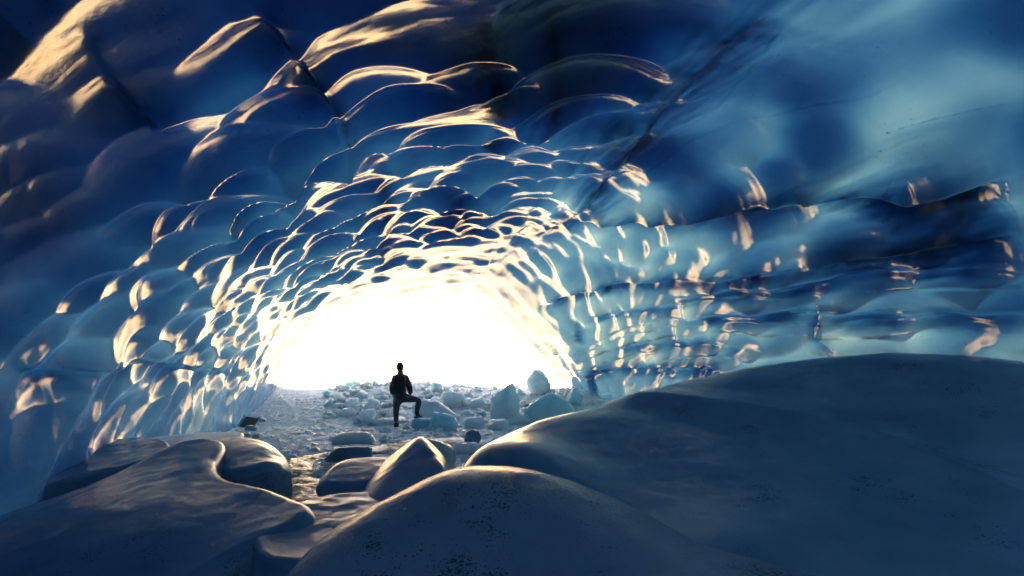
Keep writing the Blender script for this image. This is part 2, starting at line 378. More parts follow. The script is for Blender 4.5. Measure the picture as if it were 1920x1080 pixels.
stain([(470, 5), (540, 90), (560, 120), (600, 175), (640, 215), (652, 270)], 0.06, 0.9, 0.06, 0.3, 0.3)
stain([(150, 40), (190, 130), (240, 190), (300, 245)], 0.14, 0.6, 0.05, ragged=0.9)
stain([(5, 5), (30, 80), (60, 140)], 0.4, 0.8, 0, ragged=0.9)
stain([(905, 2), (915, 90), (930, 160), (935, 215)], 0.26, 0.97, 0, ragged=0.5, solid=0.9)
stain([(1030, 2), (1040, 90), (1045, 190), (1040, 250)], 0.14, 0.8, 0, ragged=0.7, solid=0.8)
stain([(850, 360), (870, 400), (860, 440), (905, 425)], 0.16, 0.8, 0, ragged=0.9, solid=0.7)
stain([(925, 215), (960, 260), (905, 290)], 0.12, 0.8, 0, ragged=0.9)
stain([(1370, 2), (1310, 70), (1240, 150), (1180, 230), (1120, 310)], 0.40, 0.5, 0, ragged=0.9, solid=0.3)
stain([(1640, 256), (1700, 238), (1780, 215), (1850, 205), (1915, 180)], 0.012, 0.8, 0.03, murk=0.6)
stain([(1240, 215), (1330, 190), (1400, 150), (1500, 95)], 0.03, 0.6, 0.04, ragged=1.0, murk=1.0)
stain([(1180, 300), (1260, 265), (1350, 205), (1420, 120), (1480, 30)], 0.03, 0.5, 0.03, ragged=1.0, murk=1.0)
# fine bedding of the right wall: thin sediment partings, each a small step
bed = AA + 0.10 * BB + 0.16 * plo([0.5, 0.5, 0.9])
zone = sstep(0.40, 0.52, FR)
for k, lv in enumerate(np.cumsum(np.random.default_rng(12).uniform(0.16, 0.5, 18)) + 2.2):
    r_ = np.random.default_rng(40 + k); live = sstep(-0.15, 0.35, plo(0.45, 11.0 * k, 2) + 0.15) * zone
    sd_ = bed - lv; amp = r_.uniform(0.015, 0.05)
    H += live * amp * np.where(sd_ < 0, np.exp(sd_ / 0.25), -np.exp(-sd_ / 0.12)) * np.tanh(np.abs(sd_) / 0.02)
    np.maximum(DIRT_SHADE, live * 0.75 * np.exp(-(sd_ / (0.012 + 0.03 * r_.random() * (1 + nz1))) ** 2) * sstep(-0.5, 0.4, nz2 + nz1), out=DIRT_SHADE)
DIRT_SHADE = np.clip(DIRT_SHADE, 0, 0.97)

# --- how many metres of ice the daylight crosses (thin and clear, or deep and dark), plus painted dish shading
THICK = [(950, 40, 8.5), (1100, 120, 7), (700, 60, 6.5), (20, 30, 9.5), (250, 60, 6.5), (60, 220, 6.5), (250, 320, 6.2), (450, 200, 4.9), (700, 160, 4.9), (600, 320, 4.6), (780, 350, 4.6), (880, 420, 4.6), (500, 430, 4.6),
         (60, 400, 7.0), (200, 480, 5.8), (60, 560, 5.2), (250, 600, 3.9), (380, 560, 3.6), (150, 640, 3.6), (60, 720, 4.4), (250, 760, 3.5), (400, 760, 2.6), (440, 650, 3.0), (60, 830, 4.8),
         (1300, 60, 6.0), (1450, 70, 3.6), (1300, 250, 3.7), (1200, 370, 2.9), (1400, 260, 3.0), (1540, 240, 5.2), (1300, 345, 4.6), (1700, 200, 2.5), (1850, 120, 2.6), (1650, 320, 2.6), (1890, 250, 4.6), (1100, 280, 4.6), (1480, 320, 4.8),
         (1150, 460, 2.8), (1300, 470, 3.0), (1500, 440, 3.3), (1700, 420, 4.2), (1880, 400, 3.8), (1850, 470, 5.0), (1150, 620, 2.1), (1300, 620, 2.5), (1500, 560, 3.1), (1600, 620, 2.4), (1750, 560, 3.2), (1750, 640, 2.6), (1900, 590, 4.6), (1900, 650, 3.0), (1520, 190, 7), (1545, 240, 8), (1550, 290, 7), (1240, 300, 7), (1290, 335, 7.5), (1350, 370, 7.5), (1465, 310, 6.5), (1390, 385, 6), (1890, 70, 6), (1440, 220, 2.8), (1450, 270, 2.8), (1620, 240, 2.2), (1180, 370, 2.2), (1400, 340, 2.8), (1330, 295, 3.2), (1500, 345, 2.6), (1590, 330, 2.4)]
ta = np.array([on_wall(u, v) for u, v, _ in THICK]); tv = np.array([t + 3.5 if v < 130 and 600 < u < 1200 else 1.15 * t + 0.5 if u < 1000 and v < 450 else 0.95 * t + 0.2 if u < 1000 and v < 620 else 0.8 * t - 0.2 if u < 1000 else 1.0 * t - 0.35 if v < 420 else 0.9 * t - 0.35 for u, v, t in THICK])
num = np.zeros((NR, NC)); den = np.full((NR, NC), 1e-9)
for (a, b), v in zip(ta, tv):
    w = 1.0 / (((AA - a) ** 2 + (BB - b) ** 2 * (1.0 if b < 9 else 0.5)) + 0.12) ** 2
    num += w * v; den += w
DEPTH_SHADE = num / den
DEPTH_SHADE = DEPTH_SHADE + (4.2 - DEPTH_SHADE) * sstep(3.2, -0.5, Ys)[:, None]  # ice behind the camera thinned so it casts added fill light on the foreground
DEPTH_SHADE = DEPTH_SHADE * (1 + 0.28 * plo([0.7, 0.7, 1.5]) + 0.3 * plo([0.9, 0.9, 3.0], 33.0) * sstep(0.3, 0.5, FR) + 0.28 * streak * near_tr) + 9.0 * (0.10 - HS).clip(-0.12, 0.25) + MURK_SHADE   # hollows darkened, crests lightened: shade and reflections painted in as ice thickness
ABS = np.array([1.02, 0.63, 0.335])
TR = 0.16 * np.exp(-DEPTH_SHADE[..., None].clip(0.3) * ABS)

# mouth rim: ragged, and it turns outwards into the glacier front
rag = 0.5 * fbm(np.stack([AA[-1] * 0.6, 0 * AA[-1], 0 * AA[-1]], -1), 3)
ramp_ = sstep(17.5, 20, Ys)[:, None] * rag[None, :]
Pd = P + N * H[..., None]; Pd[..., 1] += ramp_
lip = []
for k in range(1, 9):
    q = Pd[-1] - N[-1] * (0.16 * k ** 1.35) + np.array([0, 1.0, 0]) * (0.22 * math.sin(min(k / 5, 1) * math.pi / 2))
    lip.append(q)
Pall = np.concatenate([Pd, np.array(lip)]); Dall = np.concatenate([DIRT_SHADE, np.repeat(DIRT_SHADE[-1:], 8, 0)]); Tall = np.concatenate([TR, np.repeat(TR[-1:], 8, 0)])
NA = len(Pall)
gu = np.gradient(Pall, axis=1); gv = np.gradient(Pall, axis=0); NN = np.cross(gu, gv); NN /= np.linalg.norm(NN, axis=-1)[..., None] + 1e-9
iA = int(NC * 0.62)
jN = NR // 2
if (NN[jN, iA] * N[jN, iA]).sum() < 0: NN = -NN; FLIP = True
else: FLIP = False
def cave_piece(name, c0, c1):
    """columns c0..c1 of the shell as an object of the setting; seams share points and normals"""
    sub = Pall[:, c0:c1]; n = c1 - c0
    F = grid_faces(NA, n)
    if FLIP: F = F[:, ::-1]
    me = make_mesh(name, sub.reshape(-1, 3), F)
    attr_f(me, "dirt", Dall[:, c0:c1].ravel()); attr_c(me, "transmit", Tall[:, c0:c1].reshape(-1, 3))  # dirt also holds the shade painted under the slab ledge
    me.normals_split_custom_set_from_vertices(NN[:, c0:c1].reshape(-1, 3).astype(np.float32))
    return structure(link(name, me, M_CAVE))
cL = int(NC * 0.62 * 0.34); cR = iA
cave_piece("cave_wall_left", 0, cL + 1)
cave_piece("cave_ceiling", cL, cR + 1)
cave_piece("cave_wall_right", cR, NC)
# the cave closes in the dark behind the camera
ring = Pall[0]; cen = ring.mean(0) + np.array([0, -1.5, 0])
Vb = [ring + (cen - ring) * t for t in np.linspace(0, 1, 12)]
Vb = np.array([v + np.array([0, -1.0, 0]) * math.sin(t * 1.5) for v, t in zip(Vb, np.linspace(0, 1, 12))])
me = make_mesh("cave_wall_back", Vb.reshape(-1, 3), grid_faces(12, NC)); attr_f(me, "dirt", np.full(12 * NC, 0.3)); attr_c(me, "transmit", np.tile(TR[0].mean(0) * 0.3, (12 * NC, 1)))
structure(link("cave_wall_back", me, M_CAVE))

# ------------------------------------------------------------------ ground
def fine_floor(X, Y):
    p = np.stack([X, Y, 0 * X], -1)
    z = floor_z(X, Y) + 0.05 * fbm(p * 1.3, 3) + 0.07 * np.abs(fbm(p * 3.1, 3)) + 0.03 * fbm(p * 9, 2) * sstep(6, 9, Y)
    near = sstep(8.5, 5.5, Y)
    return z - 0.12 * near
xs = np.linspace(-13, 9.5, 420); ys = np.concatenate([np.linspace(-9.5, 5, 60), np.linspace(5.05, 26, 420)])
GX, GY = np.meshgrid(xs, ys); GZ = fine_floor(GX, GY) - 0.45 * sstep(23, 26, GY)
structure(link("cave_floor", make_mesh("cave_floor", np.stack([GX, GY, GZ], -1).reshape(-1, 3), grid_faces(*GX.shape)), M_FLOOR))

# the snowfield and the hills outside, one sheet to the horizon
rr = np.concatenate([[0], np.geomspace(1.5, 300, 120)]); aa = np.linspace(0, 2 * math.pi, 200, endpoint=False)
RR, TH = np.meshgrid(rr, aa, indexing='ij'); SX = -3 + RR * np.sin(TH); SY = 20 + RR * np.cos(TH)
outside = sstep(20.5, 24, SY)
hill = 0.12 * (SY - 42).clip(0, 50) * (0.75 + 0.5 * sstep(40, -60, SX)) + 2.5 * fbm(np.stack([SX, SY, 0 * SX], -1) * 0.03, 4) * sstep(25, 60, RR)
SZ = np.where(SY > 19, floor_z(SX, SY) - 0.25 + 0.2 * sstep(23, 26, SY) + 0.12 * fbm(np.stack([SX, SY, 0 * SX], -1) * 0.5, 3), -1.6)
SZ = -1.6 + (SZ + 1.6) * sstep(18.5, 21.5, SY) + hill * sstep(26, 60, SY)
structure(link("snow_ground", make_mesh("snow_ground", np.stack([SX, SY, SZ], -1).reshape(-1, 3), grid_faces(*SX.shape, wrap=True)), M_SNOW))

# ------------------------------------------------------------------ ice mounds in the foreground
def rbf_fit(pts):
    pts = np.array(pts, float); xy = pts[:, :2]; n = len(pts)
    def phi(r): return r ** 3
    A = phi(np.linalg.norm(xy[:, None] - xy[None], axis=-1)); Pm = np.concatenate([np.ones((n, 1)), xy], 1)
    M = np.block([[A + 0.02 * np.eye(n), Pm], [Pm.T, np.zeros((3, 3))]])
    sol = np.linalg.solve(M, np.concatenate([pts[:, 2], np.zeros(3)]))
    def f(X, Y):
        q = np.stack([X, Y], -1); out = sol[n] + sol[n + 1] * X + sol[n + 2] * Y
        for k in range(n): out = out + sol[k] * phi(np.linalg.norm(q - xy[k], axis=-1))
        return out
    return f
def smooth_loop(pts, n):
    p = np.array(pts, float); m = len(p); out = []
    for k in range(m):
        p0, p1, p2, p3 = p[k - 1], p[k], p[(k + 1) % m], p[(k + 2) % m]
        for t in np.linspace(0, 1, 16, endpoint=False):
            out.append(0.5 * (2 * p1 + (p2 - p0) * t + (2 * p0 - 5 * p1 + 4 * p2 - p3) * t * t + (3 * p1 - p0 - 3 * p2 + p3) * t ** 3))
    out = np.array(out); d = np.concatenate([[0], np.cumsum(np.linalg.norm(np.diff(np.vstack([out, out[:1]]), axis=0), axis=1))])
    out = np.vstack([out, out[:1]]); q = np.linspace(0, d[-1], n, endpoint=False)
    return np.stack([np.interp(q, d, out[:, 0]), np.interp(q, d, out[:, 1])], 1)
def mound_mesh(name, foot, top, R, bottom=-0.5, n=260, m=110, center=None, rough=0.02, under=0.0, origin=(0, 0, 0), ridge=None):
    """a rounded body: smooth top through the given points, rounded shoulder of radius R, side down into the ground"""
    B = smooth_loop(foot, n); c = np.array(center) if center is not None else B.mean(0); f = rbf_fit(top)
    t = 1 - np.linspace(1, 0, m) ** 1.7; V = []; Bd = np.roll(B, -1, 0) - B; Bl = (Bd ** 2).sum(1)
    for k in range(m):
        q = c + (B - c) * t[k]
        e_ = q[:, None] - B[None]; t_ = np.clip((e_ * Bd[None]).sum(-1) / Bl, 0, 1); d = np.sqrt(((e_ - t_[..., None] * Bd[None]) ** 2).sum(-1).min(1))
        s = np.clip(1 - d / R, 0, 1); z = f(q[:, 0], q[:, 1]) - R * (1 - np.sqrt(np.clip(1 - s * s, 0, 1)))
        V.append(np.column_stack([q, z]))
    edge = V[-1].copy(); nrm = (B - c) / np.linalg.norm(B - c, axis=1)[:, None]
    for k in range(1, 9):
        w = edge.copy(); tt = k / 8; w[:, 2] = edge[:, 2] + (bottom - edge[:, 2]) * tt
        w[:, :2] -= nrm * under * math.sin(tt * math.pi * 0.75) if under else -nrm * 0.08 * tt
        V.append(w)
    V = np.array(V); p = V.copy()
    if ridge:
        R_ = []
        for u_, v_ in ridge:
            yy = np.linspace(2.5, 7.5, 400); xx = (u_ - 960) / FPX * yy; zz = CAMZ + (HOR - v_) / FPX * yy; k = np.argmax(zz < f(xx, yy)); R_.append((xx[k], yy[k]))
        R_ = np.array(R_); D_ = np.full(V.shape[:2], 9.0)
        for p0, p1 in zip(R_[:-1], R_[1:]):
            dd = p1 - p0; e = V[..., :2] - p0; tt = np.clip((e @ dd) / (dd @ dd), 0, 1); D_ = np.minimum(D_, np.linalg.norm(e - tt[..., None] * dd, axis=-1))
        V[..., 2] += 0.075 * np.exp(-(D_ / 0.30) ** 2) + 0.012 * np.exp(-(D_ / 0.07) ** 2) * (1 + perlin(p * 5))
    V[..., 2] += rough * fbm(p * 1.7, 3) + 0.3 * rough * fbm(p * 6, 2)
    V[..., 0] += 0.6 * rough * fbm(p * 2.3 + 9, 3); V[..., 1] += 0.6 * rough * fbm(p * 2.3 + 31, 3)
    return make_mesh(name, (V - np.array(origin)).reshape(-1, 3), grid_faces(len(V), n, wrap=True))
def mound(name, label, foot, top, R, mat, cat="ice mound", **kw):
    B = np.array(foot); o = (float(B[:, 0].mean()), float(B[:, 1].mean()), 0.0)
    ob = link(name, mound_mesh(name, foot, top, R, origin=o, **kw), mat, loc=o); return tag(ob, label, cat)
def xyz(lst): return [px(*p) for p in lst]

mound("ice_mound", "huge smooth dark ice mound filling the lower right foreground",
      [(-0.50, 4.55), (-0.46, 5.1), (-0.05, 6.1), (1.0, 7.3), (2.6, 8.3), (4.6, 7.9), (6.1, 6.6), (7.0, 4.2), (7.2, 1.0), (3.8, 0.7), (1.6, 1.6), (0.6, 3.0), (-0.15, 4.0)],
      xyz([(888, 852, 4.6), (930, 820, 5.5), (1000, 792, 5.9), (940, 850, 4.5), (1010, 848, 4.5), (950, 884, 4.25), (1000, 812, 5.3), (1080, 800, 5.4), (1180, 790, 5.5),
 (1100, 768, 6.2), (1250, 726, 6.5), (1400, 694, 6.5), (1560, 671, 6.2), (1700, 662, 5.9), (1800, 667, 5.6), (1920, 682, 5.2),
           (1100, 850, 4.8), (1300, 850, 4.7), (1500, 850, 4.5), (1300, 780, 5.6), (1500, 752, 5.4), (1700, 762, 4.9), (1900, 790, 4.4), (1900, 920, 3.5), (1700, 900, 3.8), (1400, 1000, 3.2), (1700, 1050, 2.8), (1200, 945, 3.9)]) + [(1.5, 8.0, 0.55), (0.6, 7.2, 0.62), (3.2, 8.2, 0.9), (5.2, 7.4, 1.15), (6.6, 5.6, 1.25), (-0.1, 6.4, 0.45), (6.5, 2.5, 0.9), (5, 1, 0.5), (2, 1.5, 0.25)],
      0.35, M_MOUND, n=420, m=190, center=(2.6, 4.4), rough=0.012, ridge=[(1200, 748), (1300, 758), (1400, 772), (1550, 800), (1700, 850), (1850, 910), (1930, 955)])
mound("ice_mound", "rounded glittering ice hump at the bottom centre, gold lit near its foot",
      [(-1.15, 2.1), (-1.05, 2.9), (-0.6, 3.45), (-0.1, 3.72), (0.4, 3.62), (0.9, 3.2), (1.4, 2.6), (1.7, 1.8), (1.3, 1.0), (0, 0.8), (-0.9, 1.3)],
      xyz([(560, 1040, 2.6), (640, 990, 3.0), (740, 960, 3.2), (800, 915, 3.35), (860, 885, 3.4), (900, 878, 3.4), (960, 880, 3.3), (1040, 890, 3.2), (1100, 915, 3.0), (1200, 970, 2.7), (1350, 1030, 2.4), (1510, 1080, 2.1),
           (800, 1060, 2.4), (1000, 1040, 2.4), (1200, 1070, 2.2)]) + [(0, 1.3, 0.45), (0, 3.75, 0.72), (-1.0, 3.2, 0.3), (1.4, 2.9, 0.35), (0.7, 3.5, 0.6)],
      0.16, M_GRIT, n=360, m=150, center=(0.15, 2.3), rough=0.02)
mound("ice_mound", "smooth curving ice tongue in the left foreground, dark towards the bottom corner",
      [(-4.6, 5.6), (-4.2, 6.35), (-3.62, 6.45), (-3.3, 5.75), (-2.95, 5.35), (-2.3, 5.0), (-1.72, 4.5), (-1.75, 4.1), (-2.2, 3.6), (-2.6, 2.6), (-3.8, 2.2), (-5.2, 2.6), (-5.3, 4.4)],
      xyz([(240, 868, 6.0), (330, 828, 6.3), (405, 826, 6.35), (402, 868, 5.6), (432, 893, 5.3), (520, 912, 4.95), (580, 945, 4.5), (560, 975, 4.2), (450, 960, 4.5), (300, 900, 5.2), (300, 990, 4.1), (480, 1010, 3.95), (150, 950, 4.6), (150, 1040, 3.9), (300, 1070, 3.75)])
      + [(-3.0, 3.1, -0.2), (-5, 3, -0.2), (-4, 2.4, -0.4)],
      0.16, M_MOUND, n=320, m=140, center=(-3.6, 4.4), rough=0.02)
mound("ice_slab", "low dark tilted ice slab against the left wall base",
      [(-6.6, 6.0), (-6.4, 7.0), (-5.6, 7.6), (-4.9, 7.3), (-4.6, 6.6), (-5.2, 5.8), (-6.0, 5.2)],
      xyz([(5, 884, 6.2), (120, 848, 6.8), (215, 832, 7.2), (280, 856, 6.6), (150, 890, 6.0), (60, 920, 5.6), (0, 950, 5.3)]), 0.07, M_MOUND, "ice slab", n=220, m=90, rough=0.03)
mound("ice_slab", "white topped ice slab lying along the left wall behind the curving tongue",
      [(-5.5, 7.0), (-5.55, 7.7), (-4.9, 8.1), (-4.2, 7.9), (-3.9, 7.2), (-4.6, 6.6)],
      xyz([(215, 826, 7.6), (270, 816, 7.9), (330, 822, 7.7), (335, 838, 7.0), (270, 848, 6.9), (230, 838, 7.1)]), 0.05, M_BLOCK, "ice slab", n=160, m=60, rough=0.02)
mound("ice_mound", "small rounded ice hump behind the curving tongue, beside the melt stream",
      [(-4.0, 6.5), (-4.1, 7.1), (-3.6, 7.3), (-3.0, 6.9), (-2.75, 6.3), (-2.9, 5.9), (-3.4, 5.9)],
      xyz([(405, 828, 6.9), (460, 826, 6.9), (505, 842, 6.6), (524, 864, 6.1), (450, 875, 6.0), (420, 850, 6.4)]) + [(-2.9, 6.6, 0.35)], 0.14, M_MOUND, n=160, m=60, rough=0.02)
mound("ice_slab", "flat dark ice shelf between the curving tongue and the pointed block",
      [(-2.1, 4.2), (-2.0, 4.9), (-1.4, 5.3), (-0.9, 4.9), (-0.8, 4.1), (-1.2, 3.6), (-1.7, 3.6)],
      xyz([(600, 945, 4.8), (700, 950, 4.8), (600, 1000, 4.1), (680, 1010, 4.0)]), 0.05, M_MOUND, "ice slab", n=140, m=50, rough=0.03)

# ------------------------------------------------------------------ ice blocks
def ico(sub):
    bm = bmesh.new(); bmesh.ops.create_icosphere(bm, subdivisions=sub, radius=1.0)
    V = np.array([v.co[:] for v in bm.verts]); F = np.array([[v.index for v in f.verts] for f in bm.faces]); bm.free(); return V, F
ICO = {k: ico(k) for k in (1, 2, 3, 4, 5)}
def soft_body(name, planes, p, sub, rough=0.03, seed=0, freq=3.0):
    """rounded convex body from half-spaces (unit normal, distance), p sets how sharp the edges are"""
    D, F = ICO[sub]; s = 0
    for n, d in planes: s = s + (np.clip(D @ np.asarray(n), 0, None) / max(d, 0.02)) ** p
    V = D * (s ** (-1.0 / p))[:, None]; size = np.ptp(V, axis=0).mean()
    V = V * (1 + rough * fbm(D * freq + seed * 3.7, 3) - 0.6 * rough * np.abs(fbm(D * freq * 0.6 + seed * 1.9 + 7, 3)))[:, None]
    return make_mesh(name, V, F), size
def hull_planes(pts):
    bm = bmesh.new(); pts = np.array(pts, float); c = pts.mean(0)
    for q in pts: bm.verts.new(q - c)
    r = bmesh.ops.convex_hull(bm, input=bm.verts); bm.normal_update(); out = []
    for f in bm.faces:
        n = f.normal; d = n.dot(f.verts[0].co)
        if d < 0: n, d = -n, -d
        out.append((np.array(n[:]), d))
    bm.free(); return c, out
def hull_block(name, pts, mat, p=16, sub=5, rough=0.02, seed=0, parent=None):
    c, pl = hull_planes(pts); me, _ = soft_body(name, pl, p, sub, rough, seed); o = link(name, me, mat, parent)
    if parent is not None: c = c - np.array(parent.location)
    o.location = tuple(c); return o
def rand_planes(r, sx, sy, sz, n=9):
    out = [((0, 0, 1), sz), ((0, 0, -1), sz), ((1, 0, 0), sx), ((-1, 0, 0), sx), ((0, 1, 0), sy), ((0, -1, 0), sy)]
    for _ in range(n):
        v = r.normal(size=3); v /= np.linalg.norm(v); d = math.sqrt((v[0] * sx) ** 2 + (v[1] * sy) ** 2 + (v[2] * sz) ** 2) * r.uniform(0.62, 1.1); out.append((v, d))
    return out
def depth_at(u, v):
    """where the sight line through pixel u, v meets the cave floor"""
    Y = np.linspace(3, 40, 1500); X = (u - 960) / FPX * Y; z = CAMZ + (HOR - v) / FPX * Y
    k = np.argmax(z < floor_z(X, Y) + 0.02) if (z < floor_z(X, Y) + 0.02).any() else len(Y) - 1
    return float(Y[k])
def block(name, label, u0, u1, v0, v1, mat=None, depth=0.8, p=14, seed=1, tilt=0.0, rough=0.16, Y=None, sub=4, cat="ice block", group=None, n=16):
    """a block whose outline spans the pixels u0..u1, v0..v1, its foot on the floor"""
    r = np.random.default_rng(seed); Y = Y or depth_at((u0 + u1) / 2, v1); w = (u1 - u0) / FPX * Y; h = (v1 - v0) / FPX * Y; d = w * depth
    c = px((u0 + u1) / 2, (v0 + v1) / 2, Y + d * 0.4); ext = 0.12 * h + 0.04
    me, _ = soft_body(name, rand_planes(r, w / 2, d / 2, h / 2 + ext / 2, n), p * 2.2, sub, rough, seed)
    o = link(name, me, mat or M_BLOCK, loc=(c[0], c[1], c[2] - ext / 2)); o.rotation_euler = (r.gauss if False else float(r.normal(0, 0.12)), tilt, float(r.uniform(-0.4, 0.4))); return tag(o, label, cat, group)

o = hull_block("ice_block", xyz([(786, 813, 6.0), (800, 815, 6.25), (730, 850, 6.5), (700, 880, 6.2), (668, 930, 5.3), (655, 985, 4.7), (745, 965, 4.6), (840, 885, 5.0), (842, 860, 6.0), (780, 905, 5.1)]) + [np.array([-1.7, 4.8, -0.3]), np.array([-0.7, 4.9, -0.3]), np.array([-0.8, 6.4, -0.2]), np.array([-1.6, 6.3, -0.2])], M_MOUND, 22, 5, 0.02, 3)
tag(o, "tall pointed ice block leaning left at the centre, before the person", "ice block")
o = hull_block("ice_block", xyz([(795, 815, 6.5), (815, 817, 6.6), (838, 850, 6.5), (845, 890, 6.2), (800, 890, 6.0), (790, 840, 6.2)]) + [np.array([-0.75, 7.0, -0.2]), np.array([-1.1, 7.0, -0.2]), np.array([-0.75, 7.0, 0.55])], M_MOUND, 9, 4, 0.015, 5)
tag(o, "rounded dark ice lobe right behind the peak of the pointed block", "ice block")
o = bpy.data.objects.new("ice_table", None); COL.objects.link(o); o.location = px(660, 858, 8.2); tag(o, "mushroom shaped ice block with pale cap on dark narrow foot", "ice block")
hull_block("cap", xyz([(612, 826, 8.0), (640, 809, 8.4), (690, 808, 8.4), (707, 822, 8.2), (704, 838, 7.9), (622, 842, 7.8), (650, 812, 8.9), (690, 812, 8.9)]), M_BLOCK, 9, 4, 0.02, 2, parent=o)
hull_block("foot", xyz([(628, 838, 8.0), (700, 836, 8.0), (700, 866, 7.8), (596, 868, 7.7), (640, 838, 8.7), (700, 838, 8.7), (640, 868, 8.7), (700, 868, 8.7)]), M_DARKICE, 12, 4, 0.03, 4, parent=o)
mound("ice_mound", "flat topped rounded ice cushion left of the pointed block, dark hollow below",
      [(-2.2, 5.9), (-2.1, 6.4), (-1.6, 6.55), (-1.25, 6.2), (-1.3, 5.7), (-1.7, 5.5), (-2.1, 5.55)],
      xyz([(602, 882, 5.9), (625, 866, 6.2), (680, 864, 6.3), (704, 872, 6.1), (700, 890, 5.8), (620, 895, 5.7)]), 0.13, M_MOUND, n=170, m=60, rough=0.015, under=0.18)
block("ice_chunk", "small pale ice chunk peeking over the edge of the bottom centre hump", 636, 666, 973, 1000, M_BLOCK, 0.8, 10, 4, Y=3.35, cat="ice chunk")
# around the person
B = [
     ("long clear ice block lying right of the one under the raised foot", 806, 868, 776, 806, M_CLEAR, 0.5, 10, 12, 0.10),
     ("big white ice boulder directly behind the person's raised leg", 764, 866, 748, 792, M_BLOCK, 0.6, 8, 13, 0.0),
     ("low flat ice ledge left of and behind the person's standing foot", 690, 775, 783, 797, M_BLOCK, 0.5, 7, 14, -0.08),
     ("long low ice boulder with dark underside right of the person", 815, 885, 735, 764, M_BLOCK, 0.6, 7, 15, 0.08),
     ("white ice boulder beside the long low boulder, further right", 878, 922, 744, 766, M_BLOCK, 0.7, 9, 16, 0.0),
     ("square pale ice slab tilted in the rubble left of the person", 680, 714, 746, 771, M_BLOCK, 0.5, 20, 19, 0.2),
     ("wide white ice slab lying below the tilted square slab", 668, 708, 768, 794, M_BLOCK, 0.6, 18, 20, -0.15),
     ("narrow striped ice block leaning left of the square slab", 644, 678, 748, 770, M_BLOCK, 0.5, 22, 21, -0.5),
     ("rounded ice boulder below the narrow leaning block", 638, 668, 765, 782, M_BLOCK, 0.8, 8, 22, 0.0),
     ("small round ice lump between the white slab and the standing foot", 712, 738, 766, 784, M_BLOCK, 0.8, 8, 23, 0.0),
     ("bluish ice slab jutting behind the mound edge, right of the clear blocks", 862, 910, 778, 802, M_BLOCK, 0.6, 12, 24, -0.2),
     ("flat ice plate under the jutting bluish slab", 850, 905, 830, 850, M_BLOCK, 0.7, 12, 25, -0.06),
     ("dark curled ice fin behind the rim of the big right mound", 872, 905, 806, 838, M_MOUND, 0.5, 16, 26, 0.35),
     ("pale flat ice plate behind the rim of the big right mound", 905, 965, 786, 806, M_BLOCK, 0.6, 12, 27, -0.1),
     ("smooth wedge of ice lying at the foot of the rounded blue boulder", 930, 1010, 776, 796, M_BLOCK, 0.5, 10, 28, -0.08),
     ("small white ice boulder right of the person's knee", 806, 834, 715, 735, M_BLOCK, 0.8, 14, 29, 0.0),
     ("tall faint ice boulder in the glare by the right edge of the mouth", 985, 1035, 690, 742, M_BLOCK, 0.6, 8, 30, 0.3),
     ("teal cracked ice lump wedged at the foot of the right wall", 1058, 1092, 726, 762, M_CLEAR, 0.8, 12, 31, 0.1),
     ("pale square ice boulder in the glare far left of the person", 588, 640, 690, 716, M_BLOCK, 0.6, 14, 32, 0.0),
     ("small pale ice lump beside the melt stream", 603, 622, 858, 872, M_BLOCK, 0.8, 10, 33, 0.0),
     ("small faceted ice chunk at the tip of the small rounded hump", 515, 545, 845, 862, M_BLOCK, 0.7, 14, 34, 0.0)]
o = hull_block("ice_block", xyz([(772, 785, 13.3), (813, 786, 13.3), (774, 782, 14.1), (812, 780, 14.1), (770, 812, 13.2), (806, 812, 13.2), (772, 803, 14.2), (806, 803, 14.2)]), M_CLEAR, 40, 4, 0.03, 11)
tag(o, "clear blue ice block under the person's raised foot", "ice block")
o = hull_block("ice_fin", xyz([(914, 800, 14.6), (968, 800, 14.4), (962, 716, 15.2), (950, 724, 14.9), (918, 744, 15.0), (975, 750, 15.2), (935, 795, 16.0), (972, 795, 16.0), (960, 730, 15.9)]), M_BLOCK, 30, 4, 0.10, 17)
tag(o, "upright fin shaped ice block left of the big rounded boulder by the right wall", "ice block")
o = hull_block("ice_boulder", xyz([(962, 806, 14.2), (1080, 806, 14.0), (985, 762, 14.6), (1010, 742, 15.0), (1036, 734, 15.2), (1060, 746, 15.0), (1085, 768, 14.8), (1000, 780, 16.4), (1070, 780, 16.4), (1040, 740, 16.2)]), M_CLEAR, 14, 4, 0.10, 18)
tag(o, "big rounded blue ice boulder touching the right wall by the mouth", "ice boulder")
for lab, u0, u1, v0, v1, mt, dp, p_, sdx, tl in B:
    block("ice_boulder" if "boulder" in lab else "ice_block", lab, u0, u1, v0, v1, mt, dp, p_, sdx, tl, cat="ice boulder" if "boulder" in lab else "ice block")

# ------------------------------------------------------------------ rubble of the fallen roof
chunk_meshes = []
for k in range(14):
    r = np.random.default_rng(100 + k); me, _ = soft_body("ice_chunk", rand_planes(r, r.uniform(.6, 1.3), r.uniform(.5, 1.0), r.uniform(.3, .75), 10), r.uniform(20, 50), 3, 0.16, k)
    me.materials.append(M_BLOCK if k % 4 else M_CLEAR); chunk_meshes.append(me)
def chunk(u, v, size, label, group, k):
    Y = depth_at(u, v); X = (u - 960) / FPX * Y; r = size / FPX * Y * 0.5
    o = bpy.data.objects.new("ice_chunk", chunk_meshes[k % 14]); COL.objects.link(o)
    o.location = (X, Y, float(floor_z(X, Y)) + 0.28 * r); o.scale = (r, r * random.uniform(.7, 1.1), r * random.uniform(.7, 1.2))
    o.rotation_euler = (random.gauss(0, .35), random.gauss(0, .35), random.uniform(0, 6.28)); return tag(o, label, "ice chunk", group)
def area(u0, u1, v0, v1, s0, s1): return lambda: (random.uniform(u0, u1), random.uniform(v0, v1), random.uniform(s0, s1))
